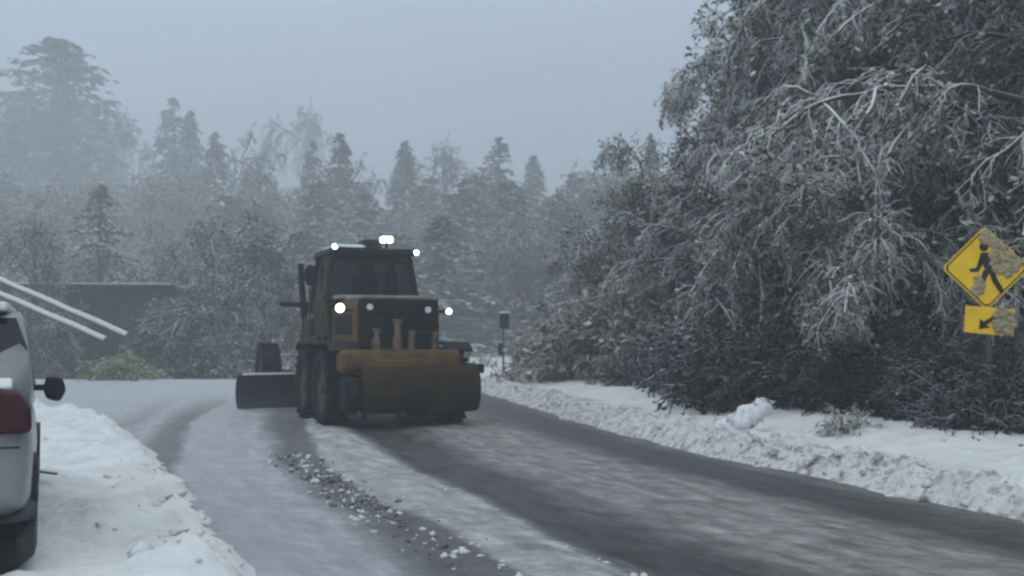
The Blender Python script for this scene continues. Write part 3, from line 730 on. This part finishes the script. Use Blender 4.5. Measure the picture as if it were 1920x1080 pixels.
# ------------------------------------------------------------------ motor grader
M_org = plain('dull_ochre_paint', (.120, .066, .022), .6, var=.5, spec=.12, scale=3.0, grime=(.045, .028, .016))
M_body = plain('dark_green_paint', (.022, .032, .020), .6, var=.4, spec=.12, scale=3)
M_iron = plain('black_iron', (.014, .015, .018), .6, var=.3, spec=.12)
M_rub = plain('wet_rubber', (.010, .011, .013), .7, var=.3, scale=12, spec=.1)
M_rim = plain('grimy_rim', (.05, .038, .022), .6)
M_glass, n_, l_, b_ = new_mat('cab_glass'); b_.inputs['Base Color'].default_value = (.006, .014, .013, 1); b_.inputs['Roughness'].default_value = .3; b_.inputs['Specular IOR Level'].default_value = .12
b_.inputs['Alpha'].default_value = .72
M_mud = plain('mud_and_rust', (.036, .023, .011), .85, var=.4, spec=.12, scale=3, grime=(.018, .013, .009))
M_warm = emit('warm_lamp', (1, .90, .62), 14); M_white = emit('white_lamp', (.85, .95, 1), 7); M_dim = emit('dim_lamp', (.45, .52, .56), .2)
gr = empty('motor_grader', (-1.80, 17.3, .02), R_(22.5)); gr.scale = (1.03, 1.03, 1.02)
tag(gr, 'dark ochre motor grader with glowing lamps clearing the snowy road, seen from behind', 'grader')
def wheel(x, y, r=.66, w=.42):
    s = 1 if x > 0 else -1
    t = MB(); h = w / 2
    prof = [(-h * .75, r * .55), (-h, r * .70), (-h * .98, r * .90), (-h * .7, r * .985), (0, r), (h * .7, r * .985), (h * .98, r * .90), (h, r * .70), (h * .75, r * .55)]
    t.lathe_x(prof, (x, y, r), 36)
    for i in range(22):
        a = 2 * math.pi * i / 22
        for sd in (-1, 1):
            aa = a + (sd * .07)
            t.box((x + sd * h * .5, y + (r + .005) * math.cos(aa), r + (r + .005) * math.sin(aa)), (h * .95, .05, .06), (aa - math.pi / 2 + math.pi / 2, 0, 0))
    w_ = t.build('wheel', M_rub, gr)
    q = MB(); q.lathe_x([(-h * .6, .02), (-h * .6, r * .5), (-h * .8, r * .57), (h * .8, r * .57), (h * .6, r * .5), (h * .6, .02)], (x, y, r), 28)
    q.cyl((x + s * h * .3, y, r), (x + s * h * .9, y, r), .13, .10, 12); q.build('rim', M_rim, w_)
for sx in (-1.04, 1.04):
    wheel(sx, .95); wheel(sx, 2.55); wheel(sx * 1.0, 7.7, .68, .42)
for sx in (-.72, .72):
    b = MB(); b.box((sx, 1.75, .72), (.2, 2.0, .46)); b.build('tandem_case', M_mud, gr, bevel=.05)
# engine hood
b = MB(); b.prism([(-.74, 1.15), (-.74, 2.05), (-.64, 2.2), (.64, 2.2), (.74, 2.05), (.74, 1.15)], 'y', .5, 2.3)
hood = b.build('engine_hood', M_org, gr, bevel=.03)
b = MB(); b.box((0, .47, 1.70), (1.40, .05, .96))
for i in range(12): b.box((0, .435, 1.28 + i * .075), (1.28, .03, .028), (R_(25), 0, 0))
b.build('radiator_grille', M_iron, hood, bevel=.012)
b = MB(); b.box((0, 1.3, 2.225), (1.2, 1.35, .05)); b.box((-.3, 2.0, 2.26), (.9, .45, .07)); b.build('snow_cover', plain('thin_snow', (.30, .29, .27), .9), hood, bevel=.02)
b = MB()
for i in range(7): b.box((-.748, .8 + i * .19, 1.75), (.02, .10, .34))
b.build('side_louvre', M_iron, hood)
# frame, bumper, ripper
b = MB(); b.box((0, 1.7, .95), (1.1, 3.6, .42)); b.box((0, 5.7, 1.75), (.34, 4.6, .34), (R_(-4), 0, 0)); b.box((0, 7.9, 1.25), (.5, .5, .9)); b.box((0, 7.9, .62), (1.75, .24, .22))
b.build('main_frame', M_org, gr, bevel=.03)
b = MB(); b.prism([(-.02, .92), (-.06, 1.05), (0, 1.32), (.42, 1.32), (.42, .92)], 'x', -1.10, .96)
bump_ = b.build('rear_bumper', M_org, gr, bevel=.09, seg=4)
arc = [(-.02 - .26 * math.cos(t), .66 + .42 * math.sin(t)) for t in np.linspace(-1.25, 1.25, 11)]
b = MB(); b.prism(arc + [(.22, 1.02), (.22, .32)], 'x', -.80, 1.24); b.build('ripper', M_mud, gr, bevel=.07, seg=4)
b = MB(); b.prism(arc[:8] + [(.22, .9), (.22, .32)], 'x', -1.08, -.84); b.build('ripper', M_iron, gr, bevel=.05, seg=3)
for x in (-.75, -.2, .35, .9):
    b = MB(); b.box((x, -.22, .34), (.07, .10, .26), (R_(12), 0, 0)); b.build('ripper_shank', M_iron, gr, bevel=.01)
M_pale = plain('pale_worn_steel', (.15, .11, .08), .6, var=.5)
for x, wd, z0, z1 in ((-.44, .12, 1.30, 1.66), (-.08, .15, 1.32, 1.82), (.17, .10, 1.32, 1.62), (.58, .08, 1.32, 1.60)):
    b = MB(); b.cyl((x, .28, z0), (x + .03, .36, z1), wd * .38, wd * .34, 10); b.box((x + .03, .36, z1 - .02), (wd * 1.1, .08, .07)); b.box((x, .30, z0 + .10), (wd * .95, .1, .24)); b.build('ripper_cylinder', M_pale, gr, bevel=.01)
b = MB(); b.box((1.32, .35, .98), (.30, .26, .16)); b.box((1.1, .35, 1.05), (.4, .12, .06)); b.build('side_step', M_iron, gr, bevel=.02)
for sx in (-1, 1):
    b = MB(); b.prism([(.15, 1.30), (.35, 1.44), (1.5, 1.46), (3.1, 1.44), (3.25, 1.30), (3.2, 1.27), (3.0, 1.40), (.4, 1.40), (.2, 1.27)], 'x', sx * 1.0 - .24, sx * 1.0 + .24)
    b.build('fender', M_iron, gr, bevel=.01)
# cab
CY0, CY1 = 2.30, 3.62
b = MB(); b.prism([(-.74, 1.2), (-.86, 2.2), (.86, 2.2), (.74, 1.2)], 'y', CY0, CY1); cab = b.build('cab', M_body, gr, bevel=.03)
b = MB()
T = [(-.74, CY0 + .05, 3.08), (.74, CY0 + .05, 3.08), (.74, CY1 - .05, 3.08), (-.74, CY1 - .05, 3.08)]
B = [(-.86, CY0 + .03, 2.2), (.90, CY0 + .03, 2.2), (.86, CY1 - .03, 2.2), (-.86, CY1 - .03, 2.2)]
for t_, bb in zip(T, B):
    pb = MB(); pb.cyl(bb, t_, .055, .05, 8); pb.build('cab_pillar', M_body, cab)
b.box((-.80, (CY0 + CY1) / 2, 2.64), (.05, .07, .9)); b.box((0, CY0 + .04, 2.2), (1.75, .08, .08)); b.box((-.02, CY0 + .06, 2.95), (1.5, .06, .07))
b.build('window_frame', M_body, cab)
b = MB(); b.box((0, 2.75, 2.35), (.5, .16, .75), (R_(-8), 0, 0)); b.box((0, 2.98, 2.05), (.5, .5, .14)); b.box((0, 2.72, 2.82), (.28, .12, .2)); b.build('seat', M_iron, cab, bevel=.04)
b = MB(); b.cyl((0, 3.4, 1.9), (0, 3.28, 2.5), .04, n=8); b.cyl((0, 3.26, 2.5), (0, 3.23, 2.53), .2, .2, 18); b.build('steering_column', M_iron, cab)
b = MB(); b.tube([(.15, CY0 + .015, 2.26), (-.35, CY0 + .03, 2.78)], .012, 6); b.build('wiper', M_iron, cab)
b = MB(); ins = .02
def pane(a, c, d, e): b.add([a, c, d, e], [[0, 1, 2, 3]])
Ti = [(x * .985, y, z) for x, y, z in T]; Bi = [(x * .985, y, z) for x, y, z in B]
b.add(Bi + Ti, [[0, 1, 5, 4], [1, 2, 6, 5], [2, 3, 7, 6], [3, 0, 4, 7]]); b.build('cab_window', M_glass, cab)
b = MB(); b.box((0, (CY0 + CY1) / 2 - .02, 3.14), (1.66, CY1 - CY0 + .22, .13), taper=(.94, .94)); roof = b.build('cab_roof', M_iron, gr, bevel=.03)
b = MB(); b.box((-.46, CY0 + .0, 3.225), (.62, .2, .05)); b.box((-.5, CY0 + .5, 3.222), (.5, .7, .04)); b.build('snow_cover', M_cap, roof, bevel=.015)
b = MB(); b.box((.05, CY0 + .35, 3.29), (.42, .5, .2), taper=(.8, .8)); b.build('roof_box', M_iron, roof, bevel=.03)
def lamp(name, c, r, mat, parent, housing=True):
    hsg = MB(); hsg.cyl((c[0], c[1] + .01, c[2]), (c[0], c[1] + .12, c[2]), r * 1.15, r * .8, 14); h = hsg.build(name, M_iron, parent)
    q = MB(); q.cyl((c[0], c[1] - .012, c[2]), (c[0], c[1] + .008, c[2]), r, r, 16); q.build('lens', mat, h)
lamp('work_lamp', (-1.0, .52, 2.02), .072, M_warm, gr); lamp('work_lamp', (.92, .52, 1.98), .05, M_white, gr)
lamp('tail_lamp', (-.52, .40, 2.04), .055, M_dim, gr); lamp('tail_lamp', (.50, .40, 2.0), .055, M_dim, gr)
b = MB(); b.box((-.88, .62, 1.98), (.24, .05, .05)); b.box((.83, .62, 1.98), (.2, .05, .05)); b.build('lamp_bracket', M_iron, gr)
lamp('roof_lamp', (-.72, CY0 - .09, 3.21), .05, M_white, roof); lamp('roof_lamp', (.84, CY0 - .09, 3.14), .05, M_white, roof)
b = MB(); b.cyl((.31, CY0 + .1, 3.2), (.31, CY0 + .1, 3.36), .03, n=8); bc = b.build('beacon_stand', M_iron, roof)
b = MB(); b.prism([(.31 + .11 * sx, 3.39 + .055 * sz) for sx, sz in ((-1, -1), (1, -1), (1, .6), (.8, 1), (-.8, 1), (-1, .6))], 'y', CY0 + .02, CY0 + .18); b.build('beacon', M_white, bc, bevel=.02)
b = MB(); b.box((-.46, CY0 - .10, 3.235), (.5, .04, .045)); b.build('light_bar', emit('light_bar', (.6, .68, .72), .35), roof)
# mirror, lift cylinder, stack, arm
b = MB(); b.tube([(-.8, CY0 + .9, 2.9), (-1.02, CY0 + .62, 2.85)], .018); mi_ = b.build('mirror_arm', M_iron, gr)
b = MB(); b.prism([(-1.02 + .12 * math.cos(t), 2.70 + .21 * math.sin(t)) for t in np.linspace(0, 2 * math.pi, 14, endpoint=False)], 'y', CY0 + .58, CY0 + .64); b.build('mirror', M_iron, mi_)
for sx in (-1, 1):
    b = MB(); b.cyl((sx * .92, 4.45, 3.02), (sx * .86, 4.35, 1.9), .062, .062, 12); b.cyl((sx * .86, 4.35, 1.9), (sx * .80, 4.6, .8), .05, .05, 10); b.build('lift_cylinder', M_iron, gr)
b = MB(); b.box((0, 4.4, 2.12), (1.7, .24, .24)); b.cyl((-.85, 4.35, 2.18), (-1.35, 4.35, 2.2), .055, n=10); b.build('saddle', M_iron, gr, bevel=.02)
# moldboard: curved blade
b = MB(); prof = [(.26 * math.cos(t) - .26, .40 + .36 * math.sin(t)) for t in np.linspace(-1.3, 1.3, 9)]
poly = [(y, z) for y, z in prof] + [(y + .035, z) for y, z in prof[::-1]]
b.prism(poly, 'x', -1.95, 1.95); mb = b.build('moldboard', plain('scoured_blade', (.045, .045, .048), .45, metal=.3), gr); mb.location = (-.15, 5.3, 0); mb.rotation_euler = (0, 0, R_(6))
b = MB(); b.box((0, -.17, .765), (3.7, .1, .04)); b.build('snow_cover', M_cap, mb, bevel=.01)
b = MB(); b.cyl((0, 5.2, .98), (0, 5.2, 1.12), .75, n=28); b.box((0, 6.4, 1.05), (.2, 2.4, .16)); b.build('turntable', M_mud, gr)
b = MB(); b.tube([(-.92, 2.3, 1.3), (-.92, 2.3, 2.2)], .02); b.tube([(-.95, 3.3, 1.3), (-.95, 3.3, 2.5)], .02); b.build('handrail', M_org, gr)
b = MB(); b.box((-.84, 2.95, .95), (.2, .7, 1.2)); b.box((-.80, 4.0, 1.55), (.18, .6, .7)); b.build('step_box', M_body, gr, bevel=.03)

# ------------------------------------------------------------------ white car at the left edge
M_car = plain('white_car_paint', (.28, .30, .31), .4, var=.06, scale=1.5, coat=.3)
M_cglass, n_, l_, b_ = new_mat('car_glass'); b_.inputs['Base Color'].default_value = (.006, .012, .016, 1); b_.inputs['Roughness'].default_value = .15; b_.inputs['Specular IOR Level'].default_value = .3
M_red = plain('dark_red_lens', (.042, .004, .010), .3, var=.15)
M_plast = plain('black_plastic', (.010, .013, .018), .55)
CX, CYY = -2.93, 6.25; ch = R_(24.6)
rt = Vector((math.cos(ch), math.sin(ch), 0))
org = Vector((CX, CYY, 0)) - rt * .93
car = empty('parked_car', (org.x, org.y, .02), ch); tag(car, 'white car with dark red tail lamp cut off by the left edge of the photo', 'car')
def loft(secs, name, mat, parent, bevel=0, sub=0):
    """secs: list of (y, [(x,z)...]) rings of equal length"""
    b = MB(); k = len(secs[0][1]); vs = []
    for y, ring in secs: vs += [(x, y, z) for x, z in ring]
    fs = []
    for i in range(len(secs) - 1):
        for j in range(k): fs.append([i * k + j, i * k + (j + 1) % k, (i + 1) * k + (j + 1) % k, (i + 1) * k + j])
    fs.append(list(range(k))); fs.append([(len(secs) - 1) * k + j for j in range(k)])
    b.add(vs, fs); o = b.build(name, mat, parent, smooth=True)
    if sub: m = o.modifiers.new('sub', 'SUBSURF'); m.levels = sub; m.render_levels = sub
    return o
def ring(w, z0, z1, wt=None):
    wt = wt or w * .93
    return [(-w * .9, z0), (w * .9, z0), (w, z0 + .08), (w * 1.0, z0 + .3), (w, (z0 + z1) / 2 + .1), (wt, z1 - .05), (wt * .93, z1), (-wt * .93, z1), (-wt, z1 - .05), (-w, (z0 + z1) / 2 + .1), (-w, z0 + .3), (-w, z0 + .08)]
loft([(.02, ring(.80, .50, 1.10, .74)), (.10, ring(.87, .42, 1.16, .82)), (.35, ring(.92, .36, 1.19, .87)), (1.2, ring(.93, .34, 1.17, .89)), (3.2, ring(.93, .34, 1.08, .89)),
      (4.1, ring(.90, .38, 1.0, .82)), (4.55, ring(.78, .42, .82, .66))], 'body', M_car, car, sub=1)
gh = loft([(.12, [(-.80, 1.10), (.80, 1.10), (.82, 1.26), (.78, 1.34), (-.78, 1.34), (-.82, 1.26)]), (.24, [(-.90, 1.14), (.90, 1.14), (.90, 1.3), (.88, 1.42), (-.82, 1.42), (-.86, 1.3)]), (.62, [(-.90, 1.14), (.92, 1.14), (.895, 1.4), (.84, 1.70), (-.84, 1.70), (-.89, 1.4)]),
      (1.5, [(-.91, 1.12), (.91, 1.12), (.87, 1.4), (.80, 1.76), (-.80, 1.76), (-.87, 1.4)]), (2.6, [(-.90, 1.06), (.90, 1.06), (.86, 1.38), (.78, 1.70), (-.78, 1.70), (-.86, 1.38)]),
      (3.6, [(-.86, 1.02), (.86, 1.02), (.84, 1.06), (.8, 1.1), (-.8, 1.1), (-.84, 1.06)])], 'roof', M_car, car)
for sx in (1, -1):
    q = lambda y, z, x: (sx * x, y, z)
    for pn in ([q(.72, 1.22, .906), q(1.45, 1.19, .916), q(1.45, 1.60, .843), q(.90, 1.60, .838)],
               [q(1.52, 1.19, .916), q(2.35, 1.16, .916), q(2.35, 1.61, .832), q(1.52, 1.61, .845)],
               [q(2.42, 1.16, .914), q(3.30, 1.13, .90), q(2.70, 1.58, .825), q(2.42, 1.60, .832)]):
        b = MB(); b.add(pn, [[0, 1, 2, 3]]); b.build('side_window', M_cglass, car)
b = MB(); b.add([(-.74, .215, 1.41), (-.60, .205, 1.40), (.55, .205, 1.40), (.70, .195, 1.32), (.86, .205, 1.32), (.875, .34, 1.50), (.80, .54, 1.70), (-.7, .54, 1.70), (-.80, .34, 1.52)], [[0, 1, 2, 3, 4, 5, 6, 7, 8]])
b.build('rear_window', M_cglass, car)
b = MB(); b.box((0, 1.45, 1.775), (1.5, 1.9, .06)); b.box((0, .10, 1.27), (1.60, .10, .07), (R_(40), 0, 0)); b.box((0, 3.9, 1.03), (1.2, .8, .05)); b.build('snow_cover', M_cap, car, bevel=.02)
b = MB(); b.prism([(.52, .98), (.50, 1.16), (.62, 1.28), (.84, 1.24), (.905, 1.14), (.915, .98)], 'y', -.01, .36); b.build('tail_lamp', M_red, car, bevel=.04, seg=3)
b = MB(); b.prism([(-.915, .98), (-.905, 1.14), (-.84, 1.24), (-.62, 1.28), (-.50, 1.16), (-.52, .98)], 'y', -.01, .36); b.build('tail_lamp', M_red, car, bevel=.04, seg=3)
loft([(-.07, ring(.84, .16, .42, .86)), (.12, ring(.94, .14, .48, .94)), (.45, ring(.955, .14, .54, .955))], 'bumper', M_plast, car)
for sx in (1, -1):
    b = MB(); b.box((sx * .96, 2.9, 1.13), (.16, .07, .05)); ma_ = b.build('mirror_mount', M_plast, car)
    b = MB(); b.prism([(sx * .99, 1.03), (sx * .96, 1.12), (sx * .99, 1.23), (sx * 1.12, 1.21), (sx * 1.15, 1.10), (sx * 1.10, 1.00)], 'y', 2.86, 2.99); b.build('mirror', M_plast, ma_, bevel=.03)
    for y in (.92, 3.6):
        t = MB(); r = .36; t.lathe_x([(-.09, .22), (-.11, .30), (-.09, r - .01), (0, r), (.09, r - .01), (.11, .30), (.09, .22)], (sx * .83, y, r), 32); w_ = t.build('wheel', M_rub, car)
        q2 = MB(); q2.lathe_x([(-.08, .01), (-.08, .2), (-.095, .225), (.095, .225), (.08, .2), (.06, .01)], (sx * .83, y, r), 24); q2.build('rim', M_steel, w_)
        a = MB(); a.lathe_x([(-.06, .02), (-.06, .415), (.085, .415), (.085, .37)], (sx * .86, y, r), 32); a.build('wheel_arch', M_plast, car)
    b = MB(); b.box((sx * .925, 2.2, .42), (.05, 2.2, .16)); b.build('sill_trim', M_plast, car, bevel=.02)
b = MB(); b.box((0, .008, .90), (1.70, .012, .012)); b.box((.50, .012, 1.02), (.012, .03, .24)); b.build('panel_gap', M_plast, car)
b = MB(); b.box((0, -.02, .86), (.5, .03, .13)); b.build('number_plate', plain('plate', (.5, .5, .5)), car)

# ------------------------------------------------------------------ haze
m = bpy.data.materials.new('haze'); m.use_nodes = True; n = m.node_tree.nodes; n.clear()
out = n.new('ShaderNodeOutputMaterial'); pv = n.new('ShaderNodeVolumePrincipled')
pv.inputs['Color'].default_value = (.84, .90, .935, 1); pv.inputs['Density'].default_value = .0055; pv.inputs['Anisotropy'].default_value = .1
m.node_tree.links.new(pv.outputs[0], out.inputs['Volume'])
b = MB(); b.box((0, 180, 19.5), (860, 520, 49)); hz_ = b.build('haze', m); tag(hz_, kind='stuff')
